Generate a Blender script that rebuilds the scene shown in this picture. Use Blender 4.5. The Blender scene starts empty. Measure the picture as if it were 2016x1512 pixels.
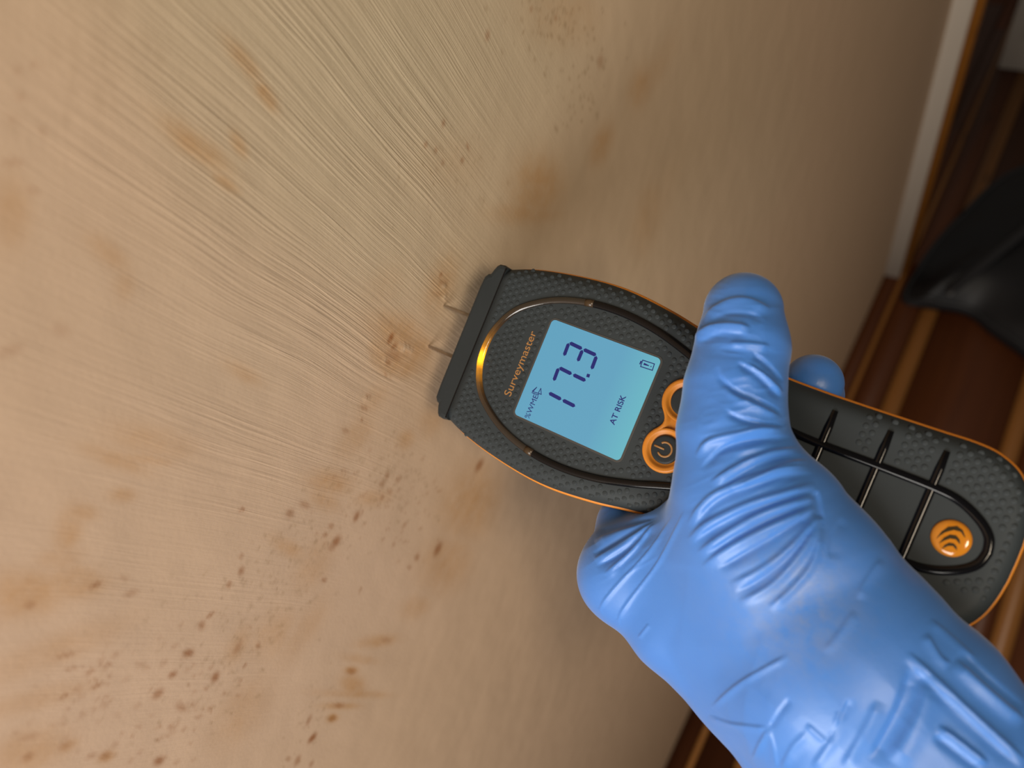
import bpy, bmesh, math, random
import numpy as np
from mathutils import Matrix, Vector

# ------------------------------------------------------------------ camera
F = 1514.0                                   # focal length in pixels of a 2016 x 1512 frame
def nz(v):
    v = np.asarray(v, float); return v / np.linalg.norm(v)
def ray(x, y): return np.array([(x - 1008) / F, (756 - y) / F, -1.0])
n_ = nz([.83, -.32, .45])                    # wall normal seen from the camera
_m = np.cross(ray(1740, 545), ray(1308, 1512))
_h = nz(np.cross(n_, _m)); up_ = nz(np.cross(n_, _h)); up_ = up_ if up_[2] > 0 else -up_
R = np.array([np.cross(n_, up_), n_, up_])   # camera axes -> world (x along wall, y out of wall, z up)
_A = ray(859, 640) * .33
_B = ray(1740, 545); _B = _B * (n_ @ _A) / (n_ @ _B)
CAM = np.array([0, -n_ @ _A, -up_ @ _B])
S = bpy.context.scene
cd = bpy.data.cameras.new('camera'); cam = bpy.data.objects.new('camera', cd)
S.collection.objects.link(cam)
cd.sensor_width = 36; cd.sensor_fit = 'HORIZONTAL'; cd.lens = F / 2016 * 36
cd.clip_start = .01; cd.clip_end = 50
M = Matrix([list(R[i]) + [CAM[i]] for i in range(3)] + [[0, 0, 0, 1]])
cam.matrix_world = M
cd.dof.use_dof = True; cd.dof.focus_distance = .285; cd.dof.aperture_fstop = 7.5
S.camera = cam

# ------------------------------------------------------------------ light
S.view_settings.view_transform = 'Standard'; S.view_settings.look = 'None'
S.view_settings.exposure = -0.09; S.view_settings.gamma = 1.0
S.view_settings.use_curve_mapping = False
wd = bpy.data.worlds.new('room_air'); S.world = wd; wd.use_nodes = True
bg = wd.node_tree.nodes['Background']
bg.inputs[0].default_value = (1.0, .88, .74, 1); bg.inputs[1].default_value = .09
def area(name, loc, target, size, sizey, power, col):
    l = bpy.data.lights.new(name, 'AREA'); l.shape = 'RECTANGLE'
    l.size = size; l.size_y = sizey; l.energy = power; l.color = col
    o = bpy.data.objects.new(name, l); S.collection.objects.link(o)
    o.location = loc
    o.rotation_euler = (Vector(target) - Vector(loc)).to_track_quat('-Z', 'Y').to_euler()
    return o
area('ceiling_lamp', (.40, 1.00, 2.40), (-.15, .0, 1.38), .30, .30, 10.0, (1, .84, .63))
area('side_window', (1.05, .32, 1.66), (-.30, .14, 1.30), .55, .80, 18.5, (1, .96, .90))

# ------------------------------------------------------------------ helpers
def W(p): return R @ p + CAM
def on_wall(x, y):
    r = R @ ray(x, y); q = CAM + r * (-CAM[1] / r[1]); return q[0], q[2]
def on_floor(x, y, z=0.0):
    r = R @ ray(x, y); return CAM + r * ((z - CAM[2]) / r[2])
def project(P):                              # world points (N,3) -> pixels
    c = (P - CAM) @ R
    return np.stack([1008 + F * c[:, 0] / -c[:, 2], 756 - F * c[:, 1] / -c[:, 2]], 1)

def mesh_obj(name, verts, faces, mat, parent=None, smooth=True):
    me = bpy.data.meshes.new(name)
    me.from_pydata([tuple(map(float, v)) for v in verts], [], faces)
    me.update()
    if smooth: me.polygons.foreach_set('use_smooth', [True] * len(me.polygons))
    o = bpy.data.objects.new(name, me); S.collection.objects.link(o)
    if mat: me.materials.append(mat)
    if parent: o.parent = parent
    return o
def bm_obj(name, bm, mat, parent=None, smooth=False):
    bmesh.ops.recalc_face_normals(bm, faces=bm.faces[:])
    me = bpy.data.meshes.new(name); bm.to_mesh(me); bm.free()
    if smooth: me.polygons.foreach_set('use_smooth', [True] * len(me.polygons))
    o = bpy.data.objects.new(name, me); S.collection.objects.link(o)
    if mat: me.materials.append(mat)
    if parent: o.parent = parent
    return o
def empty(name, mat=None):
    o = bpy.data.objects.new(name, None); o.empty_display_size = .01
    S.collection.objects.link(o)
    if mat: o.matrix_world = mat
    return o
def tag(o, label=None, cat=None, kind=None, group=None):
    if label: o['label'] = label
    if cat: o['category'] = cat
    if kind: o['kind'] = kind
    if group: o['group'] = group
    return o
def box_bm(x0, x1, y0, y1, z0, z1, bev=0, seg=2):
    bm = bmesh.new(); bmesh.ops.create_cube(bm, size=1)
    for v in bm.verts:
        v.co = ((x0 + x1) / 2 + v.co.x * (x1 - x0), (y0 + y1) / 2 + v.co.y * (y1 - y0), (z0 + z1) / 2 + v.co.z * (z1 - z0))
    if bev: bmesh.ops.bevel(bm, geom=bm.edges[:], offset=bev, segments=seg, affect='EDGES')
    return bm

class NT:                                    # tiny node helper
    def __init__(s, name):
        s.m = bpy.data.materials.new(name); s.m.use_nodes = True
        s.t = s.m.node_tree; s.b = s.t.nodes['Principled BSDF']
    def n(s, typ, **kw):
        nd = s.t.nodes.new(typ)
        for k, v in kw.items():
            if k.startswith('i_'):
                k = k[2:]; nd.inputs[int(k) if k.isdigit() else k.replace('_', ' ')].default_value = v
            else: setattr(nd, k, v)
        return nd
    def l(s, a, b): s.t.links.new(a, b)
    def mix(s, fac, a, b, bt='MIX'):
        nd = s.t.nodes.new('ShaderNodeMix'); nd.data_type = 'RGBA'; nd.blend_type = bt
        for i, v in ((0, fac), (6, a), (7, b)):
            if hasattr(v, 'links'): s.l(v, nd.inputs[i])
            else: nd.inputs[i].default_value = v
        return nd.outputs[2]
    def math(s, op, a, b=0.0, clamp=False):
        nd = s.t.nodes.new('ShaderNodeMath'); nd.operation = op; nd.use_clamp = clamp
        for i, v in enumerate((a, b)):
            if hasattr(v, 'links'): s.l(v, nd.inputs[i])
            else: nd.inputs[i].default_value = v
        return nd.outputs[0]
    def ramp(s, fac, stops):
        nd = s.t.nodes.new('ShaderNodeValToRGB'); e = nd.color_ramp.elements
        while len(e) < len(stops): e.new(.5)
        for i, (p, c) in enumerate(stops): e[i].position = p; e[i].color = c
        s.l(fac, nd.inputs[0]); return nd.outputs[0]
    def set(s, **kw):
        for k, v in kw.items():
            k = k.replace('_', ' ')
            if hasattr(v, 'links'): s.l(v, s.b.inputs[k])
            else: s.b.inputs[k].default_value = v
        return s.m
    def bump(s, height, strength, dist, normal=None):
        b = s.n('ShaderNodeBump', i_Strength=strength, i_Distance=dist)
        s.l(height, b.inputs['Height'])
        if normal: s.l(normal, b.inputs['Normal'])
        return b.outputs[0]
def c4(r, g, b): return (r, g, b, 1)
def srgb(r, g, b):
    f = lambda c: c / 12.92 if c <= .04045 else ((c + .055) / 1.055) ** 2.4
    return (f(r / 255), f(g / 255), f(b / 255), 1)
def plain(name, col, rough=.5, **kw):
    t = NT(name); return t.set(Base_Color=col, Roughness=rough, **kw)

# ------------------------------------------------------------------ wall
def wall_material():
    t = NT('painted_plaster')
    at = t.n('ShaderNodeVertexColor', layer_name='stain'); sp = t.n('ShaderNodeSeparateColor'); t.l(at.outputs[0], sp.inputs[0])
    at2 = t.n('ShaderNodeVertexColor', layer_name='paint'); sp2 = t.n('ShaderNodeSeparateColor'); t.l(at2.outputs[0], sp2.inputs[0])
    tc = t.n('ShaderNodeTexCoord')
    co = tc.outputs['Object']
    big = t.n('ShaderNodeTexNoise', i_Scale=9.0, i_Detail=4.0); t.l(co, big.inputs['Vector'])
    base = t.mix(big.outputs[0], c4(.625, .45, .295), c4(.675, .48, .325))
    base = t.mix(sp2.outputs[1], base, c4(.70, .50, .37))          # pinker coat
    base = t.mix(sp2.outputs[2], base, c4(.58, .49, .33))          # greyer brushed coat
    # cloudy ochre water stains
    ns = t.n('ShaderNodeTexNoise', i_Scale=110.0, i_Detail=5.0, i_Roughness=.65); t.l(co, ns.inputs['Vector'])
    nb = t.math('MULTIPLY_ADD', ns.outputs[0], 2.0); nb.node.inputs[2].default_value = .0
    oc = t.math('MULTIPLY', sp.outputs[0], nb, True)
    base = t.mix(t.math('MULTIPLY', oc, .75), base, c4(.52, .25, .065))
    base = t.mix(t.math('MULTIPLY', sp.outputs[2], .62), base, c4(.30, .185, .09))
    base = t.mix(t.math('MULTIPLY', sp.outputs[1], .85), base, c4(.30, .10, .02))
    # brush marks: noise stretched along the stroke direction
    mp = t.n('ShaderNodeMapping', vector_type='POINT'); mp.inputs['Rotation'].default_value = (0, math.radians(-17), 0)
    wob = t.n('ShaderNodeTexNoise', i_Scale=14.0, i_Detail=1.0); t.l(co, wob.inputs['Vector'])
    ws = t.n('ShaderNodeVectorMath', operation='SCALE'); t.l(wob.outputs[1], ws.inputs[0]); ws.inputs['Scale'].default_value = .0055
    wa = t.n('ShaderNodeVectorMath', operation='ADD'); t.l(co, wa.inputs[0]); t.l(ws.outputs[0], wa.inputs[1])
    t.l(wa.outputs[0], mp.inputs['Vector'])
    def streak(sx, sz, det):
        m2 = t.n('ShaderNodeMapping'); m2.inputs['Scale'].default_value = (sx, 1, sz); t.l(mp.outputs[0], m2.inputs['Vector'])
        q = t.n('ShaderNodeTexNoise', i_Scale=1.0, i_Detail=det, i_Roughness=.6); t.l(m2.outputs[0], q.inputs['Vector']); return q.outputs[0]
    st = t.math('ADD', t.math('MULTIPLY', streak(430, 9, 3.0), .55), t.math('MULTIPLY', streak(1050, 20, 2.0), .6))
    pm = t.ramp(streak(60, 5, 2.0), [(.38, c4(.38, .38, .38)), (.60, c4(1, 1, 1))])
    st2 = t.math('POWER', t.math('MULTIPLY', st, 1.0, True), 1.6)
    br = t.math('MULTIPLY', t.math('MULTIPLY', st2, sp2.outputs[0]), pm)
    fine = t.n('ShaderNodeTexNoise', i_Scale=520.0, i_Detail=3.0); t.l(co, fine.inputs['Vector'])
    ht = t.math('ADD', br, t.math('MULTIPLY', fine.outputs[0], .07))
    lump = t.n('ShaderNodeTexNoise', i_Scale=26.0, i_Detail=2.0); t.l(co, lump.inputs['Vector'])
    nrm = t.bump(lump.outputs[0], .5, .002)
    nrm = t.bump(ht, 1.0, .00088, nrm)
    return t.set(Base_Color=base, Roughness=.62, Normal=nrm, Specular_IOR_Level=.3)

rng = np.random.default_rng(5)
def lines(lo, hi, f0, f1, fine, coarse):
    a = list(np.arange(lo, f0, coarse)) + list(np.arange(f0, f1, fine)) + list(np.arange(f1, hi, coarse)) + [hi]
    return np.array(a)
WALL_END = -1.462
xs = lines(WALL_END, .60, -.33, .085, .0011, .045)
zs = lines(0.0, 2.4, 1.14, 1.60, .0011, .045)
XX, ZZ = np.meshgrid(xs, zs, indexing='ij')
vx, vz = XX.ravel(), ZZ.ravel()
ochre = np.zeros_like(vx); brown = np.zeros_like(vx); grey = np.zeros_like(vx); white = np.zeros_like(vx)
def axes(px, py, rx, ry, ang):               # pixel-sized ellipse -> wall metres (local affine)
    x0, z0 = on_wall(px, py); c, s = math.cos(math.radians(ang)), math.sin(math.radians(ang))
    x1, z1 = on_wall(px + rx * c, py + rx * s); x2, z2 = on_wall(px - ry * s, py + ry * c)
    J = np.array([[x1 - x0, x2 - x0], [z1 - z0, z2 - z0]]); return x0, z0, np.linalg.inv(J), np.abs(J).sum(1)
def blob(arr, px, py, rx, ry, ang, amt, hard=1.0):
    x0, z0, Ji, ext = axes(px, py, rx, ry, ang)
    k = np.nonzero((np.abs(vx - x0) < ext[0] * 2.6) & (np.abs(vz - z0) < ext[1] * 2.6))[0]
    a = Ji @ np.stack([vx[k] - x0, vz[k] - z0])
    d2 = a[0] ** 2 + a[1] ** 2
    arr[k] = np.maximum(arr[k], amt * np.exp(-d2 ** hard))
# cloudy ochre patches (px, py, rx, ry, angle, amount)
for b in [(390, 290, 85, 24, 38, .55), (480, 120, 60, 16, 52, .5), (525, 190, 34, 14, 55, .75), (470, 285, 28, 13, 62, .6), (445, 360, 32, 11, 36, .6),
          (215, 500, 50, 22, 40, .35), (245, 560, 22, 32, 0, .3), (20, 420, 40, 80, 0, .35), (1060, 370, 48, 66, 10, .6), (1040, 420, 60, 24, 0, .5),
          (1185, 285, 18, 42, 20, .55), (1262, 170, 22, 42, 15, .45), (1275, 430, 26, 70, 12, .3), (785, 655, 54, 34, 22, .62), (800, 700, 46, 30, 30, .4),
          (650, 950, 42, 24, 5, .55), (640, 985, 30, 20, 30, .4), (700, 860, 46, 22, -50, .35), (735, 790, 36, 20, -50, .3), (800, 865, 15, 20, 30, .5),
          (850, 830, 24, 34, 30, .3), (735, 980, 34, 16, -10, .35), (930, 990, 52, 80, 25, .55), (880, 1110, 46, 62, 30, .45), (820, 1195, 30, 20, -30, .4),
          (745, 1262, 36, 12, -8, .6), (710, 1298, 34, 9, 8, .4), (692, 1320, 14, 8, 0, .8), (695, 1350, 24, 22, 0, .65), (700, 1366, 62, 8, 2, .55),
          (672, 1390, 36, 7, 0, .65), (655, 1414, 12, 8, -20, .85), (40, 1170, 95, 45, -5, .6), (10, 1160, 30, 26, 0, .5), (140, 1150, 75, 32, -5, .45),
          (135, 1045, 26, 50, 15, .5), (120, 1100, 46, 22, -10, .35), (230, 905, 70, 18, 20, .4), (290, 905, 52, 10, 8, .45), (240, 975, 26, 14, 0, .55),
          (300, 870, 90, 34, 12, .3), (160, 1010, 30, 18, 0, .5), (170, 1130, 40, 16, 20, .45), (60, 1480, 80, 40, -20, .45), (130, 1470, 26, 13, -30, .5),
          (210, 1490, 18, 10, -25, .6), (110, 1280, 150, 30, -22, .3), (60, 1380, 120, 22, -15, .3), (470, 1270, 20, 40, 30, .35), (540, 1250, 34, 60, 35, .3),
          (480, 1400, 40, 90, 35, .28), (600, 1240, 24, 90, 35, .25), (570, 1080, 40, 16, 30, .4), (620, 1110, 30, 60, 30, .3), (1115, 30, 70, 60, 0, .25),
          (960, 110, 6, 14, 8, .0), (890, 320, 60, 50, 0, .12), (870, 560, 26, 60, 20, .5), (480, 735, 40, 16, 30, .35), (760, 560, 30, 50, 40, .15)]:
    blob(ochre, *b, hard=1.3)
blob(ochre, 792, 690, 58, 56, 0, .5, hard=4)
# brown spots
for b in [(770, 664, 5, 9, 25, 1), (766, 673, 5, 5, 0, .8), (776, 682, 9, 5, -45, .7), (775, 700, 16, 10, 15, .45), (765, 713, 6, 6, 0, .6), (762, 740, 9, 2, 40, .5),
          (944, 916, 6, 15, 28, .8), (702, 1017, 5, 12, 25, .8), (700, 1012, 5, 8, 25, .3), (662, 1066, 7, 13, 30, .85), (653, 1078, 7, 7, 0, .5), (652, 1036, 6, 6, 0, .55), (640, 1053, 5, 5, 0, .55),
          (571, 1011, 9, 9, 0, .55), (600, 994, 12, 7, 25, .5), (477, 1003, 7, 4, -10, .7), (638, 1142, 6, 5, -20, .65), (475, 1095, 5, 6, 30, .45), (475, 1124, 6, 9, 25, .7),
          (451, 1151, 5, 8, 25, .65), (414, 1211, 12, 4, -38, .65), (397, 1231, 7, 9, 25, .65), (371, 1286, 12, 8, -18, .85), (340, 1328, 10, 6, -30, .8), (424, 1333, 7, 12, 30, .85),
          (311, 1366, 14, 8, -40, .7), (357, 1393, 12, 8, 20, .55), (313, 1498, 12, 8, -35, .85), (207, 1488, 13, 8, -30, .5), (180, 1488, 12, 6, -25, .4), (468, 1275, 6, 16, 30, .45),
          (188, 1152, 14, 5, -28, .7), (60, 1191, 12, 8, -10, .45), (130, 1290, 22, 5, -15, .5), (140, 1316, 12, 4, -5, .5), (178, 1322, 12, 5, -25, .5), (212, 1309, 10, 5, -15, .5),
          (191, 1350, 15, 5, -28, .6), (126, 1371, 10, 4, -25, .6), (60, 1450, 22, 7, -15, .3), (55, 1490, 14, 8, -25, .5), (128, 1468, 16, 8, -15, .35), (258, 1168, 16, 7, -20, .4),
          (615, 1453, 5, 13, 40, 1), (608, 1418, 4, 12, 25, .55), (586, 1497, 5, 12, 25, .6), (613, 1504, 4, 8, 30, .5), (568, 1494, 5, 5, 0, .45), (508, 1271, 4, 6, 25, .6),
          (482, 1310, 3, 6, 40, .6), (710, 1160, 3, 5, 20, .45), (862, 1081, 6, 16, 25, .8), (821, 1097, 5, 8, 20, .6), (806, 1117, 5, 5, 0, .4), (775, 1072, 4, 6, 20, .35),
          (692, 1322, 9, 7, 0, .5), (667, 1389, 12, 5, 0, .55), (655, 1414, 8, 6, -20, .6), (760, 1260, 10, 6, 0, .35), (680, 848, 8, 5, 20, .45), (717, 803, 9, 4, 20, .45),
          (712, 827, 3, 3, 0, .6), (725, 780, 5, 3, 30, .5), (873, 243, 4, 8, 10, .6), (838, 285, 4, 6, 10, .6), (858, 296, 4, 6, 10, .5), (921, 289, 3, 8, -20, .55),
          (910, 316, 4, 6, 0, .6), (872, 321, 4, 6, 0, .45), (960, 70, 5, 12, 8, .5), (1094, 36, 3, 6, 0, .5), (1046, 18, 4, 7, 10, .4), (1182, 121, 6, 14, 5, .4),
          (868, 541, 3, 5, 20, .7), (872, 556, 9, 7, 0, .4), (862, 580, 8, 4, 20, .35), (762, 937, 4, 9, 15, .45), (752, 952, 6, 7, 20, .4), (784, 944, 5, 9, 30, .4),
          (752, 980, 4, 7, 20, .45), (768, 968, 5, 6, 30, .4), (796, 1034, 4, 8, 30, .4), (35, 138, 13, 6, 50, .32), (70, 128, 12, 6, 0, .25), (40, 190, 12, 8, 20, .25), (85, 257, 12, 7, 40, .25),
          (25, 320, 22, 8, 0, .3), (65, 375, 16, 8, 20, .28), (120, 650, 20, 14, 20, .2), (25, 235, 14, 8, 20, .2), (20, 690, 30, 12, -20, .25)]:
    blob(brown, *b, hard=1.5)
for b in [(800, 683, 14, 3, 30, 1), (793, 688, 6, 3, 0, 1), (722, 785, 6, 2, 0, .8), (874, 563, 4, 3, 0, .9), (875, 585, 3, 3, 0, .9), (757, 708, 4, 2, 0, .7)]:
    blob(white, *b, hard=1.5)
# small random fly-specks gathered in the areas where the mould shows
def specks(n, cx, cy, sx, sy, ang, r0, r1, amt, arr):
    c, s = math.cos(math.radians(ang)), math.sin(math.radians(ang))
    for _ in range(n):
        a, b_ = rng.normal(0, sx), rng.normal(0, sy); r = rng.uniform(r0, r1)
        blob(arr, cx + a * c - b_ * s, cy + a * s + b_ * c, r * rng.uniform(1.1, 2.4), r, -30 + rng.normal(0, 14) if cy > 700 else 80 + rng.normal(0, 10), amt * rng.uniform(.4, 1), 1.5)
specks(120, 560, 1120, 110, 45, -52, 1.8, 3.6, .65, grey)
specks(80, 430, 1330, 110, 36, -52, 2.0, 3.8, .6, grey)
specks(60, 350, 1400, 80, 36, -48, 2.4, 4.5, .42, brown)
specks(90, 760, 960, 55, 40, -40, 1.8, 3.4, .6, grey)
specks(60, 750, 1000, 60, 50, -40, 1.8, 3.4, .35, brown)
specks(90, 1090, 50, 50, 46, 20, 1.8, 3.4, .75, grey)
specks(40, 1140, 170, 26, 50, 10, 1.8, 3.4, .7, grey)
specks(60, 890, 330, 60, 60, 30, 1.6, 3.0, .55, grey)
specks(60, 180, 1350, 90, 45, -35, 3, 6, .32, brown)
specks(36, 600, 1440, 22, 70, 32, 1.8, 3.2, .5, grey)
specks(60, 300, 1250, 120, 60, -35, 2, 4, .35, grey)
specks(30, 190, 90, 60, 70, 30, 8, 16, .22, grey)
# where the brush ridges, the pink coat and the grey coat lie
def field(pts, default=0.0, s=1.0):
    num = np.zeros_like(vx); den = np.full_like(vx, .02); num += default * .02
    for px, py, r, v in pts:
        x0, z0 = on_wall(px, py); x1, z1 = on_wall(px + r, py); x2, z2 = on_wall(px, py + r)
        J = np.linalg.inv(np.array([[x1 - x0, x2 - x0], [z1 - z0, z2 - z0]]))
        a = J @ np.stack([vx - x0, vz - z0]); w = np.exp(-np.clip((a ** 2).sum(0), 0, 60)); num += w * v; den += w
    return num / den
ridge = field([(450, 300, 170, 1.0), (620, 150, 150, .95), (700, 420, 160, .85), (850, 200, 120, .75), (620, 640, 170, .75), (800, 620, 120, .8), (250, 250, 100, .45),
               (80, 150, 120, .10), (100, 600, 160, .12), (60, 380, 130, .12), (300, 800, 180, .2), (450, 880, 120, .45), (560, 960, 100, .35), (700, 900, 100, .35), (950, 400, 60, .4), (1040, 200, 100, .25), (1250, 250, 150, .0),
               (1100, 450, 100, .05), (500, 1150, 150, .22), (250, 1250, 200, .15), (200, 1050, 150, .2), (750, 1200, 150, .0), (900, 1000, 100, .0), (600, 1400, 200, .05), (850, 900, 60, .1), (1000, 1300, 300, 0)], 0)
pink = field([(100, 1400, 250, .8), (550, 1350, 160, .7), (750, 1150, 120, .8), (350, 1100, 150, .4), (100, 300, 200, .3), (350, 650, 200, .35), (500, 850, 160, .35), (600, 150, 200, 0), (1000, 200, 300, 0), (1000, 1300, 200, .35)], .1)
greyc = field([(550, 60, 160, .6), (750, 130, 160, .9), (950, 150, 160, .8), (700, 350, 150, .65), (850, 450, 120, .6), (450, 200, 100, .4), (1000, 330, 80, .5), (100, 300, 200, 0), (500, 700, 150, .25), (300, 1100, 300, 0), (1250, 300, 200, .25), (800, 1100, 300, 0)], 0)
NX, NZ = len(xs), len(zs)
idx = np.arange(NX * NZ).reshape(NX, NZ)
q = np.stack([idx[:-1, :-1], idx[1:, :-1], idx[1:, 1:], idx[:-1, 1:]], -1).reshape(-1, 4)[:, ::-1]
wy = -.0012 * np.clip(ochre - .4, 0, 1) * 0 + .0005 * white
me = bpy.data.meshes.new('wall_left')
me.vertices.add(len(vx)); me.vertices.foreach_set('co', np.stack([vx, wy, vz], 1).astype(np.float32).ravel())
me.loops.add(q.size); me.loops.foreach_set('vertex_index', q.ravel().astype(np.int32))
me.polygons.add(len(q)); me.polygons.foreach_set('loop_start', np.arange(0, q.size, 4, dtype=np.int32))
me.update(calc_edges=True)
me.polygons.foreach_set('use_smooth', [True] * len(q))
brown *= (1 - white); ochre *= (1 - white)
for nm, cols in (('stain', (ochre, brown, grey)), ('paint', (np.clip(ridge, 0, 1), np.clip(pink, 0, 1), np.clip(greyc, 0, 1)))):
    a = me.color_attributes.new(nm, 'FLOAT_COLOR', 'POINT')
    a.data.foreach_set('color', np.stack(list(cols) + [np.ones_like(vx)], 1).astype(np.float32).ravel())
wall = bpy.data.objects.new('wall_left', me); S.collection.objects.link(wall); me.materials.append(wall_material())
tag(wall, 'beige painted plaster wall with brush marks and brown damp stains', kind='structure')
# body of the wall behind the painted skin
bm = box_bm(WALL_END, .60, -.12, -.0006, 0, 2.4)
wb = bm_obj('wall_core', bm, plain('bare_plaster', c4(.6, .5, .38), .8), wall)

# ------------------------------------------------------------------ floor of dark boards with pale strips
def wood(name, dark, light, rough):
    t = NT(name); tc = t.n('ShaderNodeTexCoord')
    m = t.n('ShaderNodeMapping'); m.inputs['Scale'].default_value = (2.5, 40, 40); t.l(tc.outputs['Object'], m.inputs[0])
    nz_ = t.n('ShaderNodeTexNoise', i_Scale=1.0, i_Detail=5.0, i_Distortion=.6); t.l(m.outputs[0], nz_.inputs[0])
    m2 = t.n('ShaderNodeMapping'); m2.inputs['Scale'].default_value = (3.0, 9, 9); t.l(tc.outputs['Object'], m2.inputs[0])
    vo = t.n('ShaderNodeTexVoronoi', i_Scale=1.0); t.l(m2.outputs[0], vo.inputs[0])
    kn = t.ramp(vo.outputs['Distance'], [(0, c4(1, 1, 1)), (.09, c4(0, 0, 0))])
    col = t.mix(nz_.outputs[0], dark, light)
    col = t.mix(t.math('MULTIPLY', kn, .8), col, c4(.006, .003, .001))
    return t.set(Base_Color=col, Roughness=rough, Normal=t.bump(nz_.outputs[0], .15, .001))
M_dark = wood('dark_stained_board', c4(.050, .0115, .0020), c4(.115, .030, .0045), .5)
M_pale = wood('honey_wood_strip', c4(.20, .075, .016), c4(.32, .135, .032), .4)
M_deep = plain('floor_void', c4(.02, .008, .003), .8)
floor = bm_obj('floor', box_bm(-4.2, 1.6, -.6, 2.6, -.05, -.016), M_deep)
tag(floor, 'dark brown varnished board floor with paler narrow strips', kind='structure')
rows = [(-.60, -.30), (-.297, -.003), (.000, .0335), (.0345, .0455, 1), (.0465, .108), (.110, .147, 1), (.149, .355), (.357, .392, 1), (.394, .436), (.438, .474, 1), (.476, .70),
        (.702, .738, 1), (.740, .98), (.982, 1.018, 1), (1.02, 1.28), (1.282, 1.318, 1), (1.32, 1.6), (1.602, 1.9), (1.902, 2.2), (2.202, 2.6)]
rr = random.Random(3)
for rw in rows:
    y0, y1 = rw[0], rw[1]; pale = len(rw) > 2
    cuts = [-4.2] + sorted(c + rr.uniform(-.25, .25) for c in (-2.6, -.2)) + [1.6]
    for a, b in zip(cuts[:-1], cuts[1:]):
        cx, cy = (a + b) / 2, (y0 + y1) / 2
        bm = box_bm(a + .0008 - cx, b - .0008 - cx, y0 - cy, y1 - cy, -.016, 0 if not pale else .0006, .0016, 2)
        p = bm_obj('floor_strip' if pale else 'plank', bm, M_pale if pale else M_dark, floor, True)
        p.location = (cx, cy, 0)

# ------------------------------------------------------------------ white door casing at the end of the wall
M_white = NT('white_gloss_paint'); _t = M_white
_n = _t.n('ShaderNodeTexNoise', i_Scale=12.0, i_Detail=3.0)
M_white = _t.set(Base_Color=_t.mix(_n.outputs[0], c4(.82, .73, .62), c4(.88, .79, .68)), Roughness=.4)
M_honey = wood('honey_door_lining', c4(.30, .11, .015), c4(.42, .16, .025), .4)
cas = bm_obj('trim_1', box_bm(WALL_END - .024, WALL_END - .0005, -.10, .034, .0007, 2.4, .002, 2), M_white, None, True)
tag(cas, 'white painted door casing standing at the end of the stained wall', kind='structure')
lin = bm_obj('door_lining', box_bm(WALL_END - .075, WALL_END - .0245, -.10, .048, .0007, 2.4, .002, 2), M_honey, cas, True)
post = empty('door_post'); post.location = (-2.345, .135, 0.0007)
bm_obj('post_face', box_bm(-.05, 0, -.082, .10, 0, 2.4, .003, 2), M_white, post, True)
bm_obj('post_bead', box_bm(-.012, .006, -.05, .10, .10, 2.4, .003, 2), M_white, post, True)
tag(post, 'white painted post standing on the floor past the casing', 'post')

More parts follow.
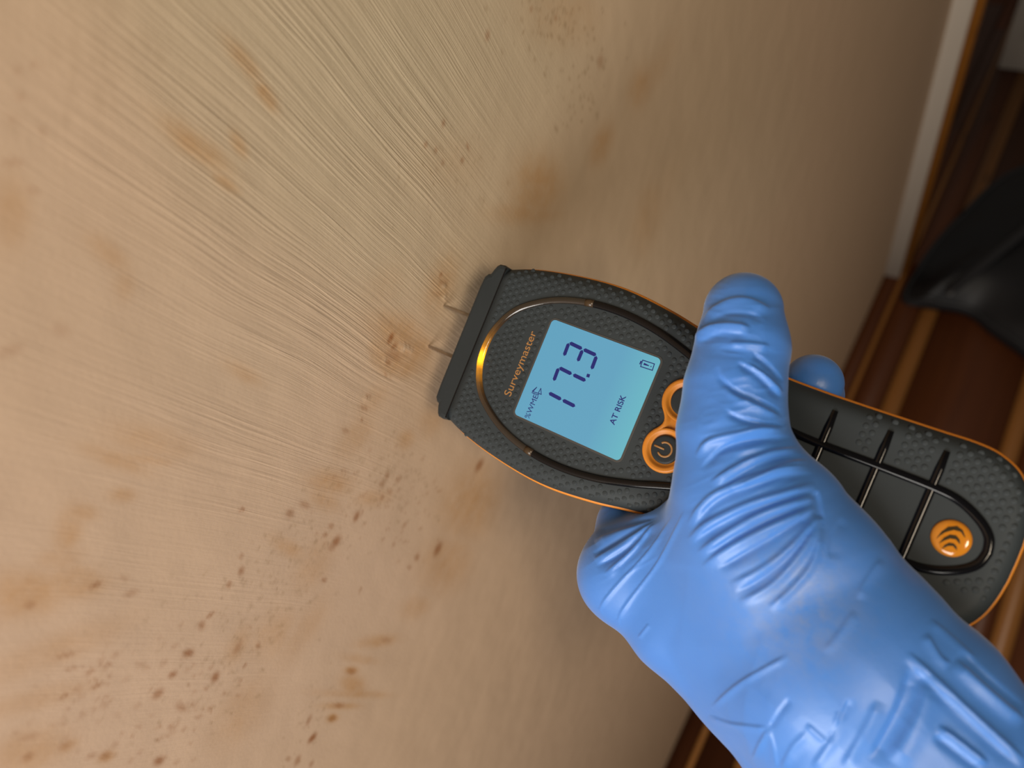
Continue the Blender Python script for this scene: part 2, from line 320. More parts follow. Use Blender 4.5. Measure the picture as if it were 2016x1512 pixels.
# ------------------------------------------------------------------ black bag on the floor
def bag():
    t = NT('black_leather'); tc = t.n('ShaderNodeTexCoord')
    n1 = t.n('ShaderNodeTexNoise', i_Scale=9.0, i_Detail=4.0); t.l(tc.outputs['Object'], n1.inputs[0])
    mat = t.set(Base_Color=t.mix(n1.outputs[0], c4(.002, .0022, .004), c4(.007, .0075, .010)), Roughness=.55, Normal=t.bump(n1.outputs[0], .25, .01))
    px = [(1781, 566), (1786, 588), (1835, 600), (1905, 612), (1955, 650), (2020, 696), (2120, 770), (2250, 800), (2340, 700), (2340, 520), (2250, 380), (2130, 290),
          (2016, 318), (1958, 352), (1898, 408), (1845, 466), (1806, 520)]
    P = np.array([on_floor(x, y, .02)[:2] for x, y in px])
    # dense closed outline
    n = 120; k = len(P); tt = np.linspace(0, k, n, endpoint=False)
    def cr(t_):
        i = int(t_); s = t_ - i; a, b, c, d = (P[(i + j) % k] for j in (-1, 0, 1, 2))
        return .5 * (2 * b + (c - a) * s + (2 * a - 5 * b + 4 * c - d) * s * s + (3 * b - a - 3 * c + d) * s ** 3)
    O = np.array([cr(t_) for t_ in tt]); C = O.mean(0)
    A0, A1 = np.array(on_floor(1815, 585, .05)[:2]), np.array(on_floor(2030, 430, .05)[:2])   # fold line of the flap
    dv = nz(A1 - A0); nv = np.array([-dv[1], dv[0]])
    lev = [(1.0, .0), (1.012, .012), (1.0, .028), (.97, .045), (.9, .075), (.8, .1), (.66, .125), (.5, .14), (.34, .148), (.17, .152)]
    V, Fc = [], []
    for s, z in lev:
        for o in O:
            p = C + (o - C) * s; d = (p - A0) @ nv; al = (p - A0) @ dv
            e = z * .55
            e += .016 * math.exp(-(d / .018) ** 2) * (z > .03) - .030 * (1 / (1 + math.exp(-np.clip(d / .008, -40, 40)))) * min(1, z / .06)
            e += .006 * math.sin(31 * p[0] + 17 * p[1]) * min(1, z / .08)
            V.append((p[0], p[1], .0012 + max(0, e)))
    for l in range(len(lev) - 1):
        for i in range(n):
            j = (i + 1) % n; Fc.append((l * n + i, l * n + j, (l + 1) * n + j, (l + 1) * n + i))
    V.append((C[0], C[1], V[-1][2] + .001)); c = len(V) - 1; b0 = (len(lev) - 1) * n
    for i in range(n): Fc.append((b0 + i, b0 + (i + 1) % n, c))
    Fc.append(tuple(range(n - 1, -1, -1)))
    org = Vector((C[0], C[1], 0.0))
    root = empty('shoulder_bag'); root.location = org
    V = [(v[0] - org.x, v[1] - org.y, v[2]) for v in V]
    o = mesh_obj('bag_body', V, Fc, mat, root)
    # piping round the rim
    seam = bpy.data.curves.new('piping', 'CURVE'); seam.dimensions = '3D'; seam.bevel_depth = .0045; seam.bevel_resolution = 3
    sp = seam.splines.new('POLY'); sp.points.add(n - 1); sp.use_cyclic_u = True
    for i in range(n):
        v = V[3 * n + i]; sp.points[i].co = (v[0], v[1], v[2] + .002, 1)
    t2 = plain('grey_piping', c4(.02, .021, .024), .5)
    cu_to_mesh('piping', seam, t2, root)
    # strap lying over the fold
    pts = []
    for k_ in range(24):
        s = k_ / 23; p = A0 + (A1 - A0) * (s * 1.5 + .05) + nv * (-.045 + .02 * s)
        pts.append(p)
    bmv, bmf = [], []
    for i, p in enumerate(pts):
        for q_, zz in ((-.012, .0), (-.011, .004), (.011, .004), (.012, .0)):
            pp = p + nv * q_
            bmv.append((pp[0] - org.x, pp[1] - org.y, .083 + .012 * math.sin(i / 23 * math.pi) + zz))
    for i in range(23):
        for j in range(4):
            bmf.append((i * 4 + j, (i + 1) * 4 + j, (i + 1) * 4 + (j + 1) % 4, i * 4 + (j + 1) % 4))
    bmf += [(0, 1, 2, 3), (95, 94, 93, 92)]
    mesh_obj('strap', bmv, bmf, plain('dark_strap', c4(.02, .02, .023), .45), root)
    tag(root, 'black bag with a pointed flap slumped on the board floor', 'bag')
def cu_to_mesh(name, cu, mat, parent):
    tmp = bpy.data.objects.new(name + '_c', cu); S.collection.objects.link(tmp)
    dg = bpy.context.evaluated_depsgraph_get(); dg.update()
    me = bpy.data.meshes.new_from_object(tmp.evaluated_get(dg)); me.name = name
    bpy.data.objects.remove(tmp)
    me.materials.clear(); me.materials.append(mat)
    o = bpy.data.objects.new(name, me); S.collection.objects.link(o); o.parent = parent
    return o
bag()

# ------------------------------------------------------------------ moisture meter (local axes in metres: x to the tail, y across, z out of the face)
f_ = nz([-.5, .17, 1]); u_ = np.array([.813, -.349, .466]); u_ = nz(u_ - f_ * (u_ @ f_)); v_ = np.cross(f_, u_)
C0 = ray(1155, 765) * .285
def loc(x, y, w=0.0):                        # pixel at height w (mm) over the face -> meter mm
    r = ray(x, y); P = r * ((f_ @ C0 + w / 1000) / (f_ @ r)) - C0
    return np.array([P @ u_, P @ v_, P @ f_]) * 1000
Rm = R @ np.stack([u_, v_, f_], 1); Om = W(C0)
Mm = Matrix([list(Rm[i] * .001) + [Om[i]] for i in range(3)] + [[0, 0, 0, 1]])   # mm -> world
def mm(P): return (np.asarray(P, float) @ Rm.T) * .001 + Om
MROOT = empty('moisture_meter')
MROOT.matrix_world = Matrix([list(Rm[i]) + [Om[i]] for i in range(3)] + [[0, 0, 0, 1]])
tag(MROOT, 'grey rubber handheld moisture meter with lit blue display pushed into the wall', 'meter')
def mobj(name, V, Fc, mat, parent=MROOT, smooth=True):
    return mesh_obj(name, np.asarray(V, float) * .001, Fc, mat, parent, smooth)

PROF = np.array([(-52, 33.9), (-44.8, 36.2), (-33.4, 38.4), (-19.8, 40.0), (-8, 40.6), (3, 40.0), (17, 37.9), (28, 35.5), (40, 33.0), (50, 30.9), (61.5, 29.3), (75, 28.9), (88.6, 29.0), (111.6, 29.5), (120, 29.8),
                 (126, 29.5), (130, 28.5), (134, 26.6), (137, 24.0), (139.5, 20.6), (141.3, 16.4), (142.5, 11), (143.1, 5.5)])
def catmull(P, per=6):
    out = []
    for i in range(len(P) - 1):
        a = P[max(i - 1, 0)]; b = P[i]; c = P[i + 1]; d = P[min(i + 2, len(P) - 1)]
        for s in np.linspace(0, 1, per, endpoint=False):
            out.append(.5 * (2 * b + (c - a) * s + (2 * a - 5 * b + 4 * c - d) * s * s + (3 * b - a - 3 * c + d) * s ** 3))
    out.append(P[-1]); return np.array(out)
_p = catmull(PROF, 5)
OUT = np.concatenate([_p, [(143.2, 0)], (_p * [1, -1])[::-1]])       # open at the head end (u = -52)
def hw(u): return np.interp(u, PROF[:, 0], PROF[:, 1])
def inset(d, head=None):
    P = OUT; t = np.gradient(P, axis=0); nrm = np.stack([t[:, 1], -t[:, 0]], 1)
    nrm /= np.linalg.norm(nrm, axis=1)[:, None]
    nrm[0] = (0, -1); nrm[-1] = (0, 1)
    Q = P + nrm * d
    Q[0] = (-52, PROF[0, 1] - d); Q[-1] = (-52, -PROF[0, 1] + d)
    return Q
def loft(name, levels, mat, cap0, cap1):
    n = len(OUT); V, Fc = [], []
    for d, w in levels:
        for p in inset(d): V.append((p[0], p[1], w))
    for l in range(len(levels) - 1):
        for i in range(n):
            j = (i + 1) % n; Fc.append((l * n + i, (l + 1) * n + i, (l + 1) * n + j, l * n + j))
    for l, on, rev in ((0, cap0, False), (len(levels) - 1, cap1, True)):
        if not on: continue
        h = n // 2                           # ladder of quads across the axis keeps the cap flat
        for i in range(h - 1):
            q_ = (l * n + i, l * n + i + 1, l * n + n - 2 - i, l * n + n - 1 - i)
            Fc.append(q_ if not rev else q_[::-1])
        if n % 2: Fc.append((l * n + h - 1, l * n + h, l * n + h + 1))
    o = mobj(name, V, Fc, mat)
    bm = bmesh.new(); bm.from_mesh(o.data); bmesh.ops.recalc_face_normals(bm, faces=bm.faces[:]); bm.to_mesh(o.data); bm.free()
    return o
def rubber(name, c, rough):
    t = NT(name); tc = t.n('ShaderNodeTexCoord')
    n1 = t.n('ShaderNodeTexNoise', i_Scale=900.0, i_Detail=2.0); t.l(tc.outputs['Object'], n1.inputs[0])
    n2 = t.n('ShaderNodeTexNoise', i_Scale=40.0, i_Detail=3.0); t.l(tc.outputs['Object'], n2.inputs[0])
    col = t.mix(n2.outputs[0], tuple(x * .85 for x in c[:3]) + (1,), tuple(x * 1.15 for x in c[:3]) + (1,))
    return t.set(Base_Color=col, Roughness=rough, Normal=t.bump(n1.outputs[0], .12, .0002), Specular_IOR_Level=.25)
M_rub = rubber('charcoal_rubber', c4(.0285, .0355, .040), .6)
M_cap = rubber('slate_plastic', c4(.023, .028, .031), .5)
M_org = plain('orange_rubber', c4(.60, .205, .016), .45)
M_blk = plain('gloss_black', c4(.003, .003, .004), .13, Specular_IOR_Level=.28)
M_ink = plain('display_ink', c4(.006, .012, .16), .4)
M_brass = plain('ochre_print', c4(.36, .17, .05), .5)
M_joint = plain('smoked_joint', c4(.05, .03, .015), .3)
SHOULDER = [(8.0, 0), (6.2, -.05), (4.6, -.35), (3.2, -1.0), (2.0, -2.1), (1.1, -3.6), (.5, -5.6), (.3, -8.0)]
loft('face_shell', SHOULDER + [(2.5, -8.0)], M_rub, True, False)
loft('edge_band', [(2.2, -8.0), (.2, -8.0), (-.35, -8.3), (-.55, -9.0), (-.35, -9.8), (.2, -10.1), (2.2, -10.1)], M_org, False, False)
loft('back_shell', [(2.2, -10.1), (.4, -10.1), (1.0, -16), (2.5, -22), (5, -27), (9, -30.3), (13, -31)], M_rub, False, True)
def sh_h(d): return np.interp(d, [s[0] for s in SHOULDER[::-1]], [s[1] for s in SHOULDER[::-1]])

# end cap carrying the pins: outline stepped as in the photo, extruded through the body depth
cap_o = [(-51.7, 33.0), (-54.0, 33.6), (-56.0, 33.4), (-57.0, 32.4), (-57.8, 30.6), (-58.4, 28.6), (-59.6, 28.1), (-60.6, 26.6), (-60.9, 22)]
cap_o = cap_o + [(a, -b) for a, b in cap_o[::-1]]
cl = [(2.0, -.1), (.8, -.4), (.2, -1.2), (0, -2.4), (0, -24), (.8, -28), (3, -30)]
V, Fc = [], []; n = len(cap_o)
for d, w in cl:
    for a, b in cap_o: V.append((min(-51.7, a + d * .8) if a > -52 else a + d * .8, b * (1 - d / 34), w))
for l in range(len(cl) - 1):
    for i in range(n):
        j = (i + 1) % n; Fc.append((l * n + i, (l + 1) * n + i, (l + 1) * n + j, l * n + j))
Fc += [tuple(range(n)), tuple(range(len(V) - 1, len(V) - n - 1, -1))]
o = mobj('pin_cap', V, Fc, M_cap)
bm = bmesh.new(); bm.from_mesh(o.data); bmesh.ops.recalc_face_normals(bm, faces=bm.faces[:]); bm.to_mesh(o.data); bm.free()
o.data.polygons.foreach_set('use_smooth', [False] * len(o.data.polygons))
GROOVE = [(-52.25, 32.4), (-51.75, 32.4), (-51.75, -32.4), (-52.25, -32.4)]
def tube(name, pts, rad, mat, parent=MROOT, seg=12, cyc=False, flat=1.0, closed=True):
    pts = np.asarray(pts, float); n = len(pts); rad = np.broadcast_to(rad, (n,))
    t = np.roll(pts, -1, 0) - np.roll(pts, 1, 0) if cyc else np.gradient(pts, axis=0)
    t /= np.linalg.norm(t, axis=1)[:, None]
    V, Fc = [], []
    for i in range(n):
        z = np.array([0, 0, 1.]) if abs(t[i][2]) < .9 else np.array([0, 1., 0])
        s = nz(np.cross(t[i], z)); b = np.cross(s, t[i])
        for k in range(seg):
            a = 2 * math.pi * k / seg; V.append(pts[i] + rad[i] * (math.cos(a) * s + math.sin(a) * b * flat))
    for i in range(n if cyc else n - 1):
        j = (i + 1) % n
        for k in range(seg):
            l = (k + 1) % seg; Fc.append((i * seg + k, i * seg + l, j * seg + l, j * seg + k))
    if not cyc and closed: Fc += [tuple(range(seg))[::-1], tuple(range((n - 1) * seg, n * seg))]
    return mobj(name, V, Fc, mat, parent)
M_steel = plain('pin_steel', c4(.45, .42, .39), .28, Metallic=1.0)
for v in (9.7, -8.9):
    b = [(-60.4, v, -9.1), (-63.5, v, -9.1), (-64, v, -9.1), (-76, v, -9.1), (-79.0, v, -9.1), (-81.0, v, -9.1)]
    tube('pin', b, [2.0, 2.0, .85, .75, .45, .12], M_steel, seg=14)

# loop that runs round the face: clear lit head section, black elsewhere
LP = np.array([(-47.3, 0), (-46.4, 7), (-42.6, 15.2), (-36.4, 21.3), (-25.5, 27.0), (-12, 30.2), (2, 30.7), (16, 28.9), (29, 25.3), (41, 21.0), (55, 16.2), (66, 13.2), (78, 12.0), (100, 12.1), (116, 12.0), (123.5, 11.0), (130, 7.9), (133.8, 4.2), (134.9, 0)])
lp = catmull(LP, 8)
split = int(np.argmin(np.abs(lp[:, 0] + 11.5)))
head = np.concatenate([(lp[1:split + 1] * [1, -1])[::-1], lp[:split + 1]])
rest = np.concatenate([lp[split:], (lp[split:] * [1, -1])[::-1][1:]])
z3 = lambda P, z: np.column_stack([P, np.full(len(P), z)])
def ringmat():
    t = NT('amber_light_pipe')
    at = t.n('ShaderNodeVertexColor', layer_name='glow')
    wv = t.n('ShaderNodeTexNoise', i_Scale=420.0, i_Detail=3.0); tc = t.n('ShaderNodeTexCoord'); t.l(tc.outputs['Object'], wv.inputs[0])
    e = t.math('MULTIPLY', at.outputs[0], t.math('MULTIPLY_ADD', wv.outputs[0], 1.2))
    return t.set(Base_Color=c4(.018, .014, .011), Roughness=.14, Emission_Color=c4(1.0, .36, .008), Emission_Strength=e, Coat_Weight=.6)
ro = tube('light_ring', z3(head, .1), 1.38, ringmat(), seg=14, flat=.7)
co_ = np.array([v.co[:] for v in ro.data.vertices]) * 1000
d_ = np.hypot(co_[:, 0] + 46.9, co_[:, 1] + 4.5)
gl = 3.2 * np.exp(-(d_ / 2.6) ** 2) + .75 * np.exp(-(d_ / 7.5) ** 2) + .05 * np.exp(-(d_ / 17) ** 2)
a = ro.data.color_attributes.new('glow', 'FLOAT_COLOR', 'POINT')
a.data.foreach_set('color', np.stack([gl, gl, gl, np.ones_like(gl)], 1).astype(np.float32).ravel())
tube('black_ring', z3(rest, .05), 1.38, M_blk, seg=12, flat=.7)
for s in (1, -1):                            # small joints between clear and black ring
    tube('ring_joint', z3(np.array([lp[split - 1] * [1, s], lp[split] * [1, s], lp[split + 1] * [1, s]]), .2), 1.45, M_joint, seg=10, flat=.7)
for u in (65.0, 82.2, 99.3, 115.4):
    pts = [(u, y, .0) for y in np.linspace(-23.4, 23.6, 9)]
    tube('grip_rib', pts, [.9] + [1.35] * 7 + [.9], M_blk, seg=10, flat=.6)

# display
def rrect(x0, x1, y0, y1, r, k=6):
    out = []
    for cx, cy, a0 in ((x1 - r, y1 - r, 0), (x0 + r, y1 - r, 90), (x0 + r, y0 + r, 180), (x1 - r, y0 + r, 270)):
        for i in range(k + 1):
            a = math.radians(a0 + 90 * i / k); out.append((cx + r * math.cos(a), cy + r * math.sin(a)))
    return out
def slab(name, pts, z0, z1, mat, parent=MROOT, bev=.15):
    bm = bmesh.new(); vs = [bm.verts.new((x, y, z0)) for x, y in pts]
    fa = bm.faces.new(vs); r = bmesh.ops.extrude_face_region(bm, geom=[fa])
    for v in r['geom']:
        if isinstance(v, bmesh.types.BMVert): v.co.z = z1
    for v in bm.verts: v.co *= .001
    o = bm_obj(name, bm, mat, parent)
    return o
t = NT('backlit_display'); tc = t.n('ShaderNodeTexCoord'); sx = t.n('ShaderNodeSeparateXYZ'); t.l(tc.outputs['Object'], sx.inputs[0])
g1 = t.n('ShaderNodeMapRange', i_1=.008, i_2=.0225, i_3=0.0, i_4=1.0); t.l(sx.outputs[0], g1.inputs[0])
col = t.mix(g1.outputs[0], c4(.105, .375, .57), c4(.13, .50, .60))
M_lcd = t.set(Base_Color=c4(.02, .05, .07), Roughness=.09, Emission_Color=col, Emission_Strength=.86, Coat_Weight=.3, Coat_Roughness=.05)
slab('display_rim', rrect(-24.7, 23.3, -20.5, 20.5, 2.4), -.3, .12, plain('rim_dark', c4(.05, .05, .05), .4))
LCD = slab('display', rrect(-23.9, 22.4, -19.7, 19.8, 1.7), -.2, .25, M_lcd)
slab('cap_groove', GROOVE, -1.5, .04, M_blk)
def poly(name, pts, z, mat, parent, th=.05):
    return slab(name, pts, z, z + th, mat, parent)
def seg_bar(a, b, w, z=.26):
    a, b = np.array(a, float), np.array(b, float); d = nz(b - a); s = np.array([-d[1], d[0]]) * w / 2
    k = w * .45
    return poly('digit_segment', [tuple(p) for p in (a, a + d * k + s, b - d * k + s, b, b - d * k - s, a + d * k - s)], z, M_ink, LCD)
# text up = -x, text right = +y ; slight slant
TOP, MID, BOT = -13.6, -7.4, -1.3
for kind, y in (('1', -7.4), ('7', 2.9), ('3', 13.1)):
    yt, ym, yb = y + .45, y, y - .35
    seg_bar((TOP + .1, yt), (MID - .25, ym), 1.4); seg_bar((MID + .25, ym), (BOT - .1, yb), 1.4)
    if kind in '73': seg_bar((TOP - .1, yt - .2), (TOP + .1, yt - 5.4), 1.4)
    if kind == '3':
        seg_bar((MID, ym - .3), (MID, ym - 5.0), 1.4); seg_bar((BOT + .1, yb - .2), (BOT + .3, yb - 5.5), 1.4)
poly('decimal_point', [(-2.0, 5.2), (-.75, 5.35), (-.6, 4.1), (-1.85, 3.95)], .26, M_ink, LCD)
def text(name, body, at_xy, height, width, mat, parent, z, shear=0.0, bold=0.0):
    cu = bpy.data.curves.new(name, 'FONT'); cu.body = body; cu.size = 1.0; cu.extrude = .012; cu.shear = shear; cu.offset = bold
    tmp = bpy.data.objects.new(name + '_t', cu); S.collection.objects.link(tmp)
    dg = bpy.context.evaluated_depsgraph_get(); dg.update()
    me = bpy.data.meshes.new_from_object(tmp.evaluated_get(dg)); bpy.data.objects.remove(tmp); me.name = name
    co = np.array([v.co[:] for v in me.vertices]); x0, x1 = co[:, 0].min(), co[:, 0].max()
    caph = .70
    tx = (co[:, 0] - x0) / (x1 - x0) * width; ty = co[:, 1] / caph * height
    new = np.stack([at_xy[0] - ty, at_xy[1] + tx, z + co[:, 2] * 1.0], 1) * .001
    me.vertices.foreach_set('co', new.astype(np.float32).ravel()); me.update()
    me.materials.clear(); me.materials.append(mat)
    o = bpy.data.objects.new(name, me); S.collection.objects.link(o); o.parent = parent
    return o
text('brand_lettering', 'Surveymaster', (-28.2, -14.2), 3.2, 26.9, M_brass, MROOT, .03)
text('unit_lettering', '%WME', (-17.0, -19.1), 2.2, 9.5, M_ink, LCD, .28, 0, 0)
text('status_lettering', 'AT RISK', (15.5, -8.5), 2.2, 11.3, M_ink, LCD, .28, 0, .014)
def stroke(name, pts, w, parent, z=.28):
    pts = [np.array(p, float) for p in pts]; bm = bmesh.new()
    for a, b in zip(pts[:-1], pts[1:]):
        d = nz(b - a); s = np.array([-d[1], d[0]]) * w / 2; a2, b2 = a - d * w / 2, b + d * w / 2
        vs = [bm.verts.new((p[0] * .001, p[1] * .001, zz * .001)) for zz in (z, z + .04) for p in (a2 + s, b2 + s, b2 - s, a2 - s)]
        for q_ in ((3, 2, 1, 0), (4, 5, 6, 7), (0, 1, 5, 4), (1, 2, 6, 5), (2, 3, 7, 6), (3, 0, 4, 7)): bm.faces.new([vs[i] for i in q_])
    return bm_obj(name, bm, M_ink, parent)
stroke('mode_icon', [(-20.1, -9.4), (-17.3, -9.3), (-17.2, -8.6), (-16.2, -8.6), (-17.3, -6.6), (-17.6, -8.7), (-19.9, -8.9), (-19.1, -6.8), (-20.2, -8.8)], .28, LCD)
stroke('battery_icon', [(16.2, 14.7), (16.0, 17.1), (20.6, 17.3), (20.8, 14.9), (16.2, 14.7)], .32, LCD)
stroke('battery_mark', [(15.6, 15.6), (15.6, 16.4)], .5, LCD)
poly('battery_bar', [(16.9, 15.6), (16.9, 16.4), (19.0, 16.15), (19.0, 15.85)], .28, M_ink, LCD)
poly('battery_dot', [(19.6, 15.85), (19.6, 16.2), (20.0, 16.2), (20.0, 15.85)], .28, M_ink, LCD)

# buttons: orange figure-of-eight surround, two dark keys
def ringrev(name, cx, cy, prof, mat, parent, seg=40, scale=1.0):
    V, Fc = [], []
    for r, z in prof:
        for k in range(seg):
            a = 2 * math.pi * k / seg; V.append((cx + r * math.cos(a), cy + r * math.sin(a), z))
    for l in range(len(prof) - 1):
        for k in range(seg):
            j = (k + 1) % seg; Fc.append((l * seg + k, l * seg + j, (l + 1) * seg + j, (l + 1) * seg + k))
    return mobj(name, V, Fc, mat, parent)
B1, B2 = (36.2, -9.3), (36.2, 8.7)
Rb = 7.9
def eight_outline(off):
    r = Rb + off; out = []
    a0 = 52
    for k in range(31):                      # lower key circle, from neck round to neck
        a = math.radians(90 + a0 + (360 - 2 * a0) * k / 30); out.append((B1[0] + r * math.cos(a), B1[1] + r * math.sin(a)))
    nx = r * math.sin(math.radians(a0)); yl = B1[1] + r * math.cos(math.radians(a0)); yh = B2[1] - r * math.cos(math.radians(a0))
    for k in range(1, 8):
        s = k / 8; out.append((B1[0] + nx - 2.2 * math.sin(math.pi * s), yl + (yh - yl) * s))
    for k in range(31):
        a = math.radians(270 + a0 + (360 - 2 * a0) * k / 30); out.append((B2[0] + r * math.cos(a), B2[1] + r * math.sin(a)))
    for k in range(1, 8):
        s = k / 8; out.append((B1[0] - nx + 2.2 * math.sin(math.pi * s), yh + (yl - yh) * s))
    return out
V, Fc = [], []; lv = [(.4, -.4), (.35, .6), (.05, 1.1), (-.5, 1.3), (-1.2, 1.15), (-2.0, .45), (-2.7, .1)]
for off, z in lv:
    for x, y in eight_outline(off): V.append((x, y, z))
n = len(eight_outline(0))
for l in range(len(lv) - 1):
    for i in range(n):
        j = (i + 1) % n; Fc.append((l * n + i, l * n + j, (l + 1) * n + j, (l + 1) * n + i))
Fc.append(tuple(range((len(lv) - 1) * n, len(lv) * n)))
sur = mobj('button_surround', V, Fc, M_org)
for i, (bx, by) in enumerate((B1, B2)):
    ringrev('button_well', bx, by, [(7.4, 1.15), (6.9, 1.28), (6.3, .95), (5.8, .4), (5.3, .12), (4.6, .1)], M_org, sur)
    k = ringrev('button', bx, by, [(5.1, .0), (5.05, .6), (4.8, .85), (4.3, .95), (3.5, .95), (1.5, .92), (.01, .92)], M_cap, MROOT)
    if i == 0:
        arc = [(bx + 2.5 * math.cos(a), by + 2.5 * math.sin(a)) for a in np.radians(np.linspace(222, 498, 26))]
        tube('power_symbol', z3(np.array(arc), 1.0), .36, M_brass, k, seg=8, flat=.4)
        tube('power_symbol', [(bx - 4.0, by, 1.0), (bx - 2, by, 1.0), (bx - .2, by, 1.0)], .36, M_brass, k, seg=8, flat=.4)

# maker's badge near the tail
bd = ringrev('maker_badge', 125.2, -.05, [(5.45, -.1), (5.4, .35), (5.0, .75), (4, 1.05), (2.2, 1.25), (.01, 1.3)], plain('amber_badge', c4(.56, .20, .012), .12, Coat_Weight=.5), MROOT)
bd['label'] = 'orange domed badge with three dark curved bars'
M_bar = plain('badge_dark', c4(.035, .022, .006), .3)
for outer, inner in (([(121.7, -1.9), (122.2, .6), (123.3, 2.7), (125.3, 3.9), (127.0, 3.4), (128.3, 1.8)], [(128.2, 1.6), (126.7, 2.7), (124.9, 2.45), (123.2, .9), (122.3, -.6)]),
                     ([(122.8, -2.9), (123.4, -.7), (124.5, .8), (126.0, 1.25), (127.2, .5), (127.8, -.6)], [(127.5, -.6), (126.3, .1), (124.9, -.3), (123.7, -1.6)]),
                     ([(124.0, -4.1), (124.3, -2.6), (125.1, -1.5), (126.3, -1.2), (127.2, -1.7), (127.7, -2.7)], [(127.4, -2.6), (126.3, -2.0), (125.2, -2.5), (124.5, -3.4)])):
    pts = outer + inner
    bm = bmesh.new(); vs = []
    for x, y in pts:
        r = math.hypot(x - 125.2, y + .05); z = np.interp(r, [0, 2.2, 4, 5], [1.3, 1.25, 1.05, .75]) + .06
        vs.append(bm.verts.new((x * .001, y * .001, z * .001)))
    bm.faces.new(vs); bmesh.ops.triangulate(bm, faces=bm.faces[:])
    ob = bm_obj('badge_bar', bm, M_bar, bd)
    sm = ob.modifiers.new('thick', 'SOLIDIFY'); sm.thickness = .00012; sm.offset = 0

# raised grip dots moulded in the rubber
lpd = np.concatenate([lp, lp * [1, -1]])
def bumps():
    ctr = []; P = 2.8
    txt = lambda u, v: -32.6 < u < -27.0 and -15.4 < v < 14.2
    for i in range(-30, 80):
        u = i * P * .866
        for j in range(-20, 21):
            v = j * P + (P / 2 if i % 2 else 0)
            if u < -49.6 or u > 139: continue
            d = np.min(np.hypot(OUT[:, 0] - u, OUT[:, 1] - v))
            if abs(v) > hw(min(u, 143)) or d < 2.1: continue
            if -26 < u < 24.6 and abs(v) < 21.8: continue
            if np.min(np.hypot(lpd[:, 0] - u, lpd[:, 1] - v)) < 2.5: continue
            if txt(u, v): continue
            if math.hypot(u - B1[0], v - B1[1]) < 9.2 or math.hypot(u - B2[0], v - B2[1]) < 9.2: continue
            if u > 46 and abs(v) < np.interp(u, lp[:, 0], lp[:, 1]) + 1 and u < 134.5: continue
            if 60 < u < 119 and abs(v) < 25.3 and min(abs(u - k) for k in (65, 82.2, 99.3, 115.4)) < 2.6: continue
            if 58 < u < 97 and abs(v) < 28 and (u < 90 or v < 0): continue
            if u > 97 and v < -13: continue
            z = sh_h(d); g = (sh_h(d + .4) - sh_h(d - .4)) / .8
            ctr.append((u, v, z))
    V, Fc = [], []; seg = 10
    prof = [(1.0, -.12), (.90, .10), (.66, .19), (.0, .20)]
    for u, v, z in ctr:
        b = len(V)
        for r, h in prof[:-1]:
            for k in range(seg):
                a = 2 * math.pi * k / seg; x, y = u + r * math.cos(a), v + r * math.sin(a)
                V.append((x, y, z + h))
        V.append((u, v, z + .16)); c = len(V) - 1
        for l in range(2):
            for k in range(seg):
                j = (k + 1) % seg; Fc.append((b + l * seg + k, b + l * seg + j, b + (l + 1) * seg + j, b + (l + 1) * seg + k))
        for k in range(seg): Fc.append((b + 2 * seg + k, b + 2 * seg + (k + 1) % seg, c))
    # drop the edge dots on to the rounded shoulder
    V = np.array(V)
    o = mobj('grip_dots', V, Fc, M_rub); o['kind'] = 'stuff'
bumps()

# ------------------------------------------------------------------ gloved hand: smooth union of tapering limbs, meshed as one surface (meter mm space)
def node(px, py, w, r): return np.append(loc(px, py, w), r)
T = [node(1463, 613, 11.5, 12.7), node(1461, 685, 13.5, 14.2), node(1446, 765, 15, 15.2), node(1441, 850, 15, 16.6), node(1456, 945, 12, 19.5), node(1490, 1045, 6, 24)]
Pm = [node(1490, 1045, 6, 24), node(1555, 1180, 0, 29), node(1640, 1320, -3, 31), node(1745, 1480, -5, 31), node(1850, 1640, -6, 31)]
Aa = [node(1234, 1132, -14, 14.0), node(1330, 1228, -13, 16.5), node(1462, 1352, -12, 16.5), node(1568, 1478, -12, 16.5), node(1700, 1660, -12, 20)]
Ac = [node(1585, 1000, 4, 10), node(1640, 1108, 4, 15.5), node(1722, 1238, 2, 19), node(1835, 1365, 0, 21), node(1945, 1510, -3, 22), node(2010, 1620, -5, 23)]
Lm = lambda *a: np.array(a, float)
Ix = [Aa[0], Lm(28, -43, -28, 13), Lm(28, -27, -44, 12.5), Lm(37, 5, -44, 11), Lm(46, 22, -43, 10)]
Md = [Lm(58, -52, -22, 14), Lm(59, -30, -44.5, 12.5), Lm(65, 5, -44, 11.5), Lm(68, 29, -39, 11), Lm(69.5, 32.0, -23, 10.3)]
Rg = [Lm(80, -50, -22, 14), Lm(82, -28, -44, 12), Lm(88, 0, -43.5, 11), Lm(91, 16, -42, 10)]
Lt = [Lm(101, -46, -20, 13), Lm(103, -27, -42.5, 11), Lm(107, -5, -42, 10), Lm(109, 9, -41, 9)]
Kn = [Aa[0], Md[0], Rg[0], Lt[0]]
Bk = [[Md[0], Pm[2]], [Rg[0], Pm[2]], [Lt[0], Pm[3]]]
LIMBS = [(T, 6), (Pm, 12), (Aa, 12), (Ac, 12), (Kn, 8)] + [(b, 10) for b in Bk] + [(Ix, 5), (Md, 4), (Rg, 4), (Lt, 4)]
web = [[Aa[0], node(1400, 1060, -2, 16)], [node(1330, 1085, -12, 15), node(1440, 1150, -4, 20)], [node(1400, 1200, -10, 18), node(1540, 1330, -6, 22)]]
LIMBS += [(w_, 12) for w_ in web]
